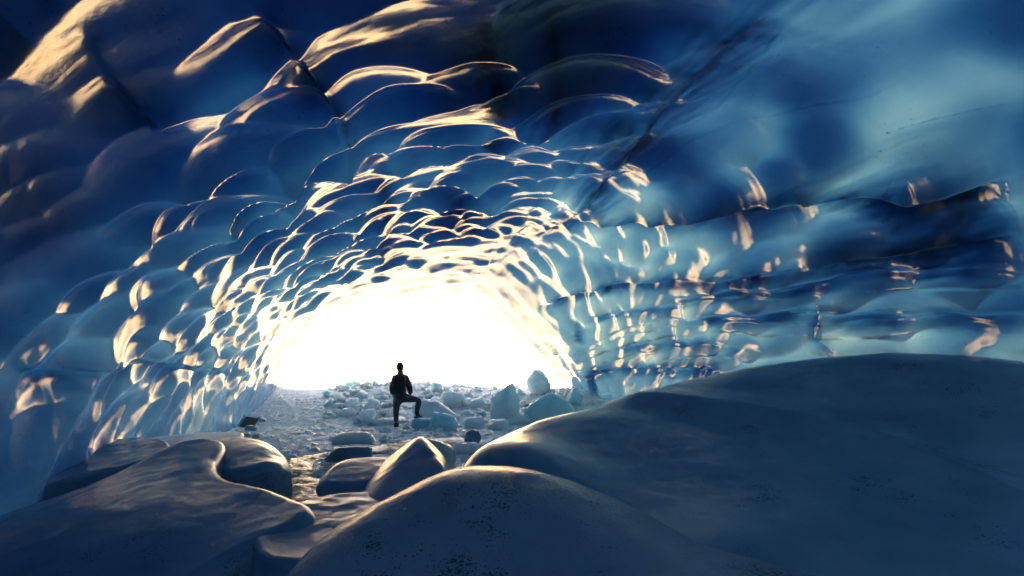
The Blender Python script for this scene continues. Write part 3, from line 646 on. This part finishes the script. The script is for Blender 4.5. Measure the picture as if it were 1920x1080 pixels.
AREAS = [("white ice chunk at the outer left end of the rubble heap", "chunks at the left end of the heap", 26, area(610, 650, 728, 784, 10, 26)),
         ("white ice chunk in the heap around the tilted square slab", "chunks around the tilted square slab", 40, area(650, 700, 722, 796, 10, 30)),
         ("white ice chunk in the heap close to the person's left side", "chunks beside the person", 30, area(698, 740, 720, 796, 10, 28)),
         ("white ice chunk behind the person's raised knee", "chunks behind the raised knee", 26, area(786, 830, 716, 770, 10, 24)),
         ("white ice chunk around the long low boulder right of the person", "chunks around the long low boulder", 36, area(830, 900, 716, 785, 10, 26)),
         ("white ice chunk near the upright ice fin", "chunks near the ice fin", 26, area(896, 985, 716, 785, 10, 26)),
         ("white ice chunk banked against the right wall by the mouth", "chunks along the right wall", 36, area(985, 1082, 732, 780, 10, 30)),
         ("pale ice chunk scattered in the glare beyond the person", "chunks in the glare of the mouth", 20, area(600, 1000, 703, 722, 10, 22)),
         ("small ice chunk on the floor just in front of the person", "chunks before the person", 40, area(690, 880, 800, 838, 8, 22))]
for lab, grp, n_, f in AREAS:
    for k in range(n_): chunk(*f(), lab, grp, k + random.randrange(14))

# crushed ice between the blocks, far too small to count
r = np.random.default_rng(55); CH = []
for k in range(6):
    bm = bmesh.new()
    for q in r.normal(size=(9, 3)) * np.array([1, .8, .5]): bm.verts.new(q / np.linalg.norm(q) * r.uniform(.8, 1.1) * np.array([1, .8, .55]))
    h = bmesh.ops.convex_hull(bm, input=bm.verts); bmesh.ops.delete(bm, geom=[v for v in h["geom_interior"] if isinstance(v, bmesh.types.BMVert)], context='VERTS')
    bmesh.ops.triangulate(bm, faces=bm.faces); bm.verts.index_update()
    CH.append((np.array([v.co[:] for v in bm.verts]), np.array([[v.index for v in f.verts] for f in bm.faces]))); bm.free()
VV_, FF_, base = [], [], 0
cyy = 6.0 + 17 * r.random(22000) ** 1.2; cxx = xl_(cyy) + 0.3 + r.random(22000) * (xr_(cyy) - xl_(cyy) - 0.6)
keep = r.random(22000) < 0.35 + 0.65 * sstep(-0.1, 0.35, fbm(np.stack([cxx, cyy, 0 * cxx], -1) * 0.6, 2))
cxx, cyy = cxx[keep], cyy[keep]; czz = fine_floor(cxx, cyy)
for k in range(len(cxx)):
    v, f = CH[k % 6]; s_ = 0.012 + 0.075 * r.random() ** 3 * (1.3 if cxx[k] > -5.5 else 0.7); a = r.random() * 6.28; c, s2 = math.cos(a), math.sin(a)
    w = v * s_; w = np.column_stack([w[:, 0] * c - w[:, 1] * s2, w[:, 0] * s2 + w[:, 1] * c, w[:, 2]])
    VV_.append(w + np.array([cxx[k], cyy[k], czz[k] + 0.2 * s_])); FF_.append(f + base); base += len(v)
o = link("crushed_ice", make_mesh("crushed_ice", np.concatenate(VV_), np.concatenate(FF_), False), M_BLOCK); o["kind"] = "stuff"; o["label"] = "crushed ice strewn over the cave floor"

# ------------------------------------------------------------------ meltwater
t = NT("meltwater"); bmp = t.bump(t.noise(7, 4, 0.6, stretch=(1, 2.2, 1)), 0.5, 0.05)
foam = t.ramp(t.noise(5, 5, 0.7, stretch=(1, 2.5, 1)), [(0.54, (0, 0, 0)), (0.64, (1, 1, 1))])
M_WATER = t.done(t.principled(t.mix(foam, (0.02, 0.045, 0.07), (0.45, 0.55, 0.62)), t.math('ADD', t.math('MULTIPLY', foam, 0.4), 0.06), 1.33, bmp))
path = [px(u, v, depth_at(u, v)) for u, v in [(885, 828), (790, 826), (700, 846), (590, 858), (540, 868), (548, 890), (585, 905), (600, 930)]] + [np.array([-1.45, 5.0, -0.1]), np.array([-1.2, 4.4, -0.15])]
pa = np.array(path)[:, :2]; q = np.linspace(0, len(pa) - 1, 160); pa = np.stack([np.interp(q, np.arange(len(pa)), pa[:, k]) for k in (0, 1)], 1)
for _ in range(25): pa[1:-1] = .25 * pa[:-2] + .5 * pa[1:-1] + .25 * pa[2:]
tg = np.gradient(pa, axis=0); nr_ = np.stack([-tg[:, 1], tg[:, 0]], 1); nr_ /= np.linalg.norm(nr_, axis=1)[:, None]
wd = 0.34 + 0.14 * perlin(np.stack([q, 0 * q, 0 * q], -1) * 1.1); cc = np.linspace(-1, 1, 30)
W = pa[:, None] + nr_[:, None] * (cc[None, :, None] * wd[:, None, None])
wz = fine_floor(W[..., 0], W[..., 1]).mean(1, keepdims=True) + 0.05 - 0.05 * np.abs(cc)[None] ** 3 + 0.03 * fbm(np.concatenate([W * 5, 0 * W[..., :1]], -1), 3)
structure(link("meltwater_stream", make_mesh("meltwater_stream", np.concatenate([W, wz[..., None]], -1).reshape(-1, 3), grid_faces(160, 30)), M_WATER))

# ------------------------------------------------------------------ ribbed board leaning at the foot of the left wall
M_BOARD = mat_simple("weathered_dark_board", (0.06, 0.075, 0.09), (0.13, 0.15, 0.17), 6, 0.6)
M_PALE = mat_simple("frosted_rail", (0.35, 0.40, 0.45), (0.5, 0.55, 0.6), 6, 0.5)
Yb = 13.9; c = px(467, 784, Yb)
root = bpy.data.objects.new("ribbed_panel", None); COL.objects.link(root); root.location = (c[0], c[1], float(fine_floor(np.array(c[0]), np.array(c[1]))) + 0.11); root.rotation_euler = (Matrix.Rotation(math.radians(50), 3, 'X') @ Matrix.Rotation(math.radians(-9), 3, 'Z')).to_euler()
tag(root, "dark ribbed wooden panel leaning at the foot of the left wall", "panel")
def box(name, sx, sy, sz, loc, mat, parent, bev=0.006, rot=(0, 0, 0)):
    bm = bmesh.new(); bmesh.ops.create_cube(bm, size=1.0); bmesh.ops.scale(bm, vec=(sx, sy, sz), verts=bm.verts)
    bmesh.ops.bevel(bm, geom=bm.edges[:], offset=bev, segments=2, affect='EDGES', profile=0.5)
    me = bpy.data.meshes.new(name); bm.to_mesh(me); bm.free(); o = link(name, me, mat, parent, loc); o.rotation_euler = rot; return o
for k in range(7): box("slat", 0.40, 0.052, 0.035, (0, -0.165 + 0.055 * k, 0), M_BOARD, root)
for sx in (-1, 1): box("rail", 0.035, 0.42, 0.04, (sx * 0.205, 0, 0.0385), M_PALE if sx < 0 else M_BOARD, root)

# dark stones lying under the left wall
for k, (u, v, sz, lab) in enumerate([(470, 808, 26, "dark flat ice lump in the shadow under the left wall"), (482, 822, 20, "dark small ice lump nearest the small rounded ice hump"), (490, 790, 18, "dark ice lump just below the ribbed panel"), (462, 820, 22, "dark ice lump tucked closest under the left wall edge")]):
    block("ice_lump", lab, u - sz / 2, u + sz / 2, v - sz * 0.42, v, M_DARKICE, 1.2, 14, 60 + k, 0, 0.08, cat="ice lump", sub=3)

# rocks outside, drowned in the glare
for k, (u, v0, v1, w, Y, lab) in enumerate([(860, 668, 700, 90, 38, "large grey rock outcrop fading in the glare beyond the person"), (925, 680, 704, 50, 34, "smaller grey rock right of the large outcrop in the glare"), (700, 688, 703, 40, 33, "low grey rock left of the person's shoulder in the glare"), (740, 676, 700, 44, 40, "hazy rock just behind the person's head")]):
    block("rock_outcrop", lab, u - w / 2, u + w / 2, v0, v1, M_SROCK, 0.6, 8, 80 + k, 0, 0.2, Y=Y, cat="rock")

# ------------------------------------------------------------------ the person, seen from behind, one boot up on the clear block
M_SKIN = mat_simple("skin", (0.36, 0.22, 0.16), (0.42, 0.26, 0.19), 20, 0.5, 0.1, 0.002)
M_HAIR = mat_simple("dark_hair", (0.02, 0.016, 0.014), (0.05, 0.04, 0.035), 60, 0.6, 0.6, 0.01)
M_TROU = mat_simple("dark_trousers", (0.05, 0.055, 0.07), (0.08, 0.085, 0.105), 14, 0.8, 0.4, 0.01)
M_BOOT = mat_simple("black_boot", (0.010, 0.010, 0.012), (0.02, 0.02, 0.022), 30, 0.5, 0.2, 0.005)
M_PACK = mat_simple("navy_backpack", (0.012, 0.016, 0.026), (0.022, 0.028, 0.042), 25, 0.7, 0.4, 0.01)
t = NT("red_black_jacket"); z = t.n("ShaderNodeSeparateXYZ"); t.l(t.n("ShaderNodeTexCoord").outputs["Object"], z.inputs[0])
M_JACK = t.done(t.principled(t.mix(t.ramp(t.math('ADD', z.outputs[2], t.math('MULTIPLY', t.noise(9, 2), 0.03)), [(0, (0, 0, 0)), (1.10, (0, 0, 0)), (1.0, (0, 0, 0))]) if False else t.math('GREATER_THAN', z.outputs[2], 1.12), (0.026, 0.032, 0.046), (0.34, 0.07, 0.05)), 0.7, 1.45, t.bump(t.noise(16, 3), 0.5, 0.02)))
PY = 13.6; PO = np.array([px(746, 803, PY)[0], PY, 0.0])
def pp(u, v, dy=0.0):
    """point of the figure, relative to its base"""
    w = px(u, v, PY); return (float(w[0] - PO[0]), dy, float(w[2]))
person = bpy.data.objects.new("person", None); COL.objects.link(person); person.location = tuple(PO)
tag(person, "person seen from behind in dark red jacket, right boot up on an ice block", "person")
def skin_mesh(name, joints, edges, mat, sub=2, root_i=0):
    me = bpy.data.meshes.new(name + "_cage"); me.from_pydata([j[0] for j in joints], edges, []); o = bpy.data.objects.new(name + "_cage", me); COL.objects.link(o)
    sk = o.modifiers.new("skin", 'SKIN'); sk.use_smooth_shade = True
    for i, j in enumerate(joints):
        rr_ = j[1] if isinstance(j[1], tuple) else (j[1], j[1]); d = me.skin_vertices[0].data[i]; d.radius = (rr_[0] * 1.22, rr_[1] * 1.22); d.use_root = (i == root_i)
    sb = o.modifiers.new("sub", 'SUBSURF'); sb.levels = sub; sb.render_levels = sub
    dg = bpy.context.evaluated_depsgraph_get(); dg.update(); out = bpy.data.meshes.new_from_object(o.evaluated_get(dg)); bpy.data.objects.remove(o); out.name = name
    out.polygons.foreach_set("use_smooth", np.ones(len(out.polygons), bool))
    ob = link(name, out, mat, person); return ob
hipL, kneeL, ankL = pp(744, 744), pp(742, 772, 0.03), pp(743, 795, 0.0)
hipR, kneeR, ankR = pp(755, 745), pp(783, 751, 0.24), pp(779, 776, 0.16)
pel = pp(750, 738); wst = pp(750, 727); chest = pp(751, 711); nck = pp(751, 700); hd = pp(750, 690, 0.01)
shL, elL, haL = pp(740.5, 709.5), pp(735.5, 727, -0.02), pp(738, 746, 0.05)
shR, elR, haR = pp(761.5, 709.5), pp(769, 727, -0.05), pp(768, 742, 0.14)
# body: one continuous figure under the clothes
J = [(pel, (.13, .10)), (wst, (.13, .10)), (chest, (.16, .11)), (nck, .055), (hd, (.075, .09)), (pp(750, 683, 0.01), (.06, .08)),
     (hipL, .085), (kneeL, .055), (ankL, .04), (hipR, .085), (kneeR, .055), (ankR, .04), (shL, .055), (elL, .042), (haL, .028), (shR, .055), (elR, .042), (haR, .028)]
skin_mesh("body", J, [(0, 1), (1, 2), (2, 3), (3, 4), (4, 5), (0, 6), (6, 7), (7, 8), (0, 9), (9, 10), (10, 11), (2, 12), (12, 13), (13, 14), (2, 15), (15, 16), (16, 17)], M_SKIN)
# jacket with hood and long hem, sleeves
J = [(pp(751, 750), (.185, .14)), (pp(750.5, 740), (.19, .145)), (pp(750.5, 728), (.165, .13)), (pp(751, 716), (.175, .13)), (pp(751, 708), (.13, .105)), (pp(750.5, 700), (.075, .08)),
     (shL, (.078, .085)), (elL, .07), (pp(736.5, 740, 0.02), .056), (shR, (.078, .085)), (elR, .07), (pp(768.5, 738, 0.08), .056)]
jk = skin_mesh("jacket", J, [(0, 1), (1, 2), (2, 3), (3, 4), (4, 5), (4, 6), (6, 7), (7, 8), (4, 9), (9, 10), (10, 11)], M_JACK, 2, 3)
J = [(pp(750, 740), (.12, .1)), (pp(744.5, 752), .088), (pp(742, 771, 0.03), .07), (pp(742.5, 792, 0.01), .052), (pp(758, 747, 0.05), .095), (kneeR, .078), (pp(780.5, 764, 0.2), .066), (pp(779, 775, 0.17), .055), (pp(750, 733), (.12, .1))]
skin_mesh("trousers", J, [(0, 1), (1, 2), (2, 3), (0, 4), (4, 5), (5, 6), (6, 7), (8, 0)], M_TROU, 2, 8)
def boot(heel, ang):
    o_ = skin_mesh("boot", [((0, 0, 0.17), .055), ((0, 0, 0.07), .058), ((0, 0.09, 0.045), (.05, .042)), ((0, 0.19, 0.035), (.045, .033))], [(0, 1), (1, 2), (2, 3)], M_BOOT, 2, 1)
    o_.location = heel; o_.rotation_euler = (0, 0, ang)
    s_ = box("sole", 0.105, 0.31, 0.03, (0, 0.075, 0.012), M_BOOT, o_, 0.01); return o_
fzl = float(fine_floor(np.array([PO[0] + ankL[0]]), np.array([PY]))[0])
boot((ankL[0], 0, pp(0, 804)[2]), 0.15); boot((ankR[0], ankR[1], pp(0, 783.5)[2]), -0.3)
# hair cap, ears, hands with fingers, backpack
D, F = ICO[4]; hc = np.array(pp(750, 688)) + np.array([0, -0.005, 0.0])
V = D * np.array([.098, .115, .132]) * (1 + 0.05 * fbm(D * 5, 3))[:, None]; fr_ = sstep(0.1, 0.5, D[:, 1]) * sstep(0.35, -0.1, D[:, 2])
V[:, 1] -= 0.05 * fr_; V *= (1 - 0.12 * fr_)[:, None]; V[:, :2] *= (1 - 0.25 * sstep(-0.4, -1.0, D[:, 2]))[:, None]
hr = link("hair", make_mesh("hair", V, F), M_HAIR, person, tuple(hc))
for sx in (-1, 1):
    e = link("ear", make_mesh("ear", ICO[2][0] * np.array([.014, .022, .034]), ICO[2][1]), M_SKIN, person, (hd[0] + sx * .088, 0.0, hd[2] - 0.01))
def hand(wrist, d, side):
    d = Vector(d).normalized(); xax = Vector((side, 0.3, 0)).normalized(); xax = (xax - d * xax.dot(d)).normalized(); yax = d.cross(xax)
    w = Vector(wrist); pt = lambda a, b, c: tuple(w + d * a + xax * b + yax * c)
    J = [(pt(0, 0, 0), .026), (pt(.05, 0, 0), (.036, .018)), (pt(.085, 0, 0), (.038, .016))]; E = [(0, 1), (1, 2)]
    for k, (off, ln) in enumerate([(-.030, .058), (-.010, .072), (.010, .078), (.029, .070)]):
        i = len(J); J += [(pt(.095, off, 0), .0095), (pt(.095 + ln * .55, off * 1.1, .012), .0088), (pt(.095 + ln * .9, off * 1.1, .034), .0075)]; E += [(2, i), (i, i + 1), (i + 1, i + 2)]
    i = len(J); J += [(pt(.045, .042, .008), .011), (pt(.085, .058, .022), .009)]; E += [(1, i), (i, i + 1)]
    return skin_mesh("hand", J, E, M_SKIN, 1)
hand(haL, (0.05, 0.25, -1), 1); hand(haR, (0.05, 0.8, -0.6), -1)
bp = bpy.data.objects.new("tmp", None)
me, _ = soft_body("backpack", [((1, 0, 0), .155), ((-1, 0, 0), .155), ((0, 1, 0), .09), ((0, -1, 0), .10), ((0, 0, 1), .25), ((0, 0, -1), .25), ((0, -.7, .7), .24), ((0, -.7, -.7), .24)], 9, 4, 0.03, 2)
bk = link("backpack", me, M_PACK, person, (pp(752, 0)[0], -0.2, pp(0, 722)[2])); bpy.data.objects.remove(bp)
me, _ = soft_body("front_pocket", [((1, 0, 0), .12), ((-1, 0, 0), .12), ((0, 1, 0), .05), ((0, -1, 0), .05), ((0, 0, 1), .1), ((0, 0, -1), .1)], 8, 3, 0.03, 3); link("pocket", me, M_PACK, bk, (0, -0.09, -0.09))

# ------------------------------------------------------------------ glowing air between the mouth and the hills
hz = box("haze", 640, 640, 30, (0, 0, 12), None, None, 0.01); hz.location = (-3, 20, 12)
t = NT("haze_air"); pv = t.n("ShaderNodeVolumePrincipled"); pv.inputs["Color"].default_value = (0.95, 0.97, 1.0, 1); pv.inputs["Density"].default_value = 0.006; pv.inputs["Anisotropy"].default_value = 0.4
t.l(pv.outputs[0], t.out.inputs["Volume"]); hz.data.materials.clear(); hz.data.materials.append(t.m); hz["kind"] = "stuff"; hz["label"] = "thin bright haze in the air"
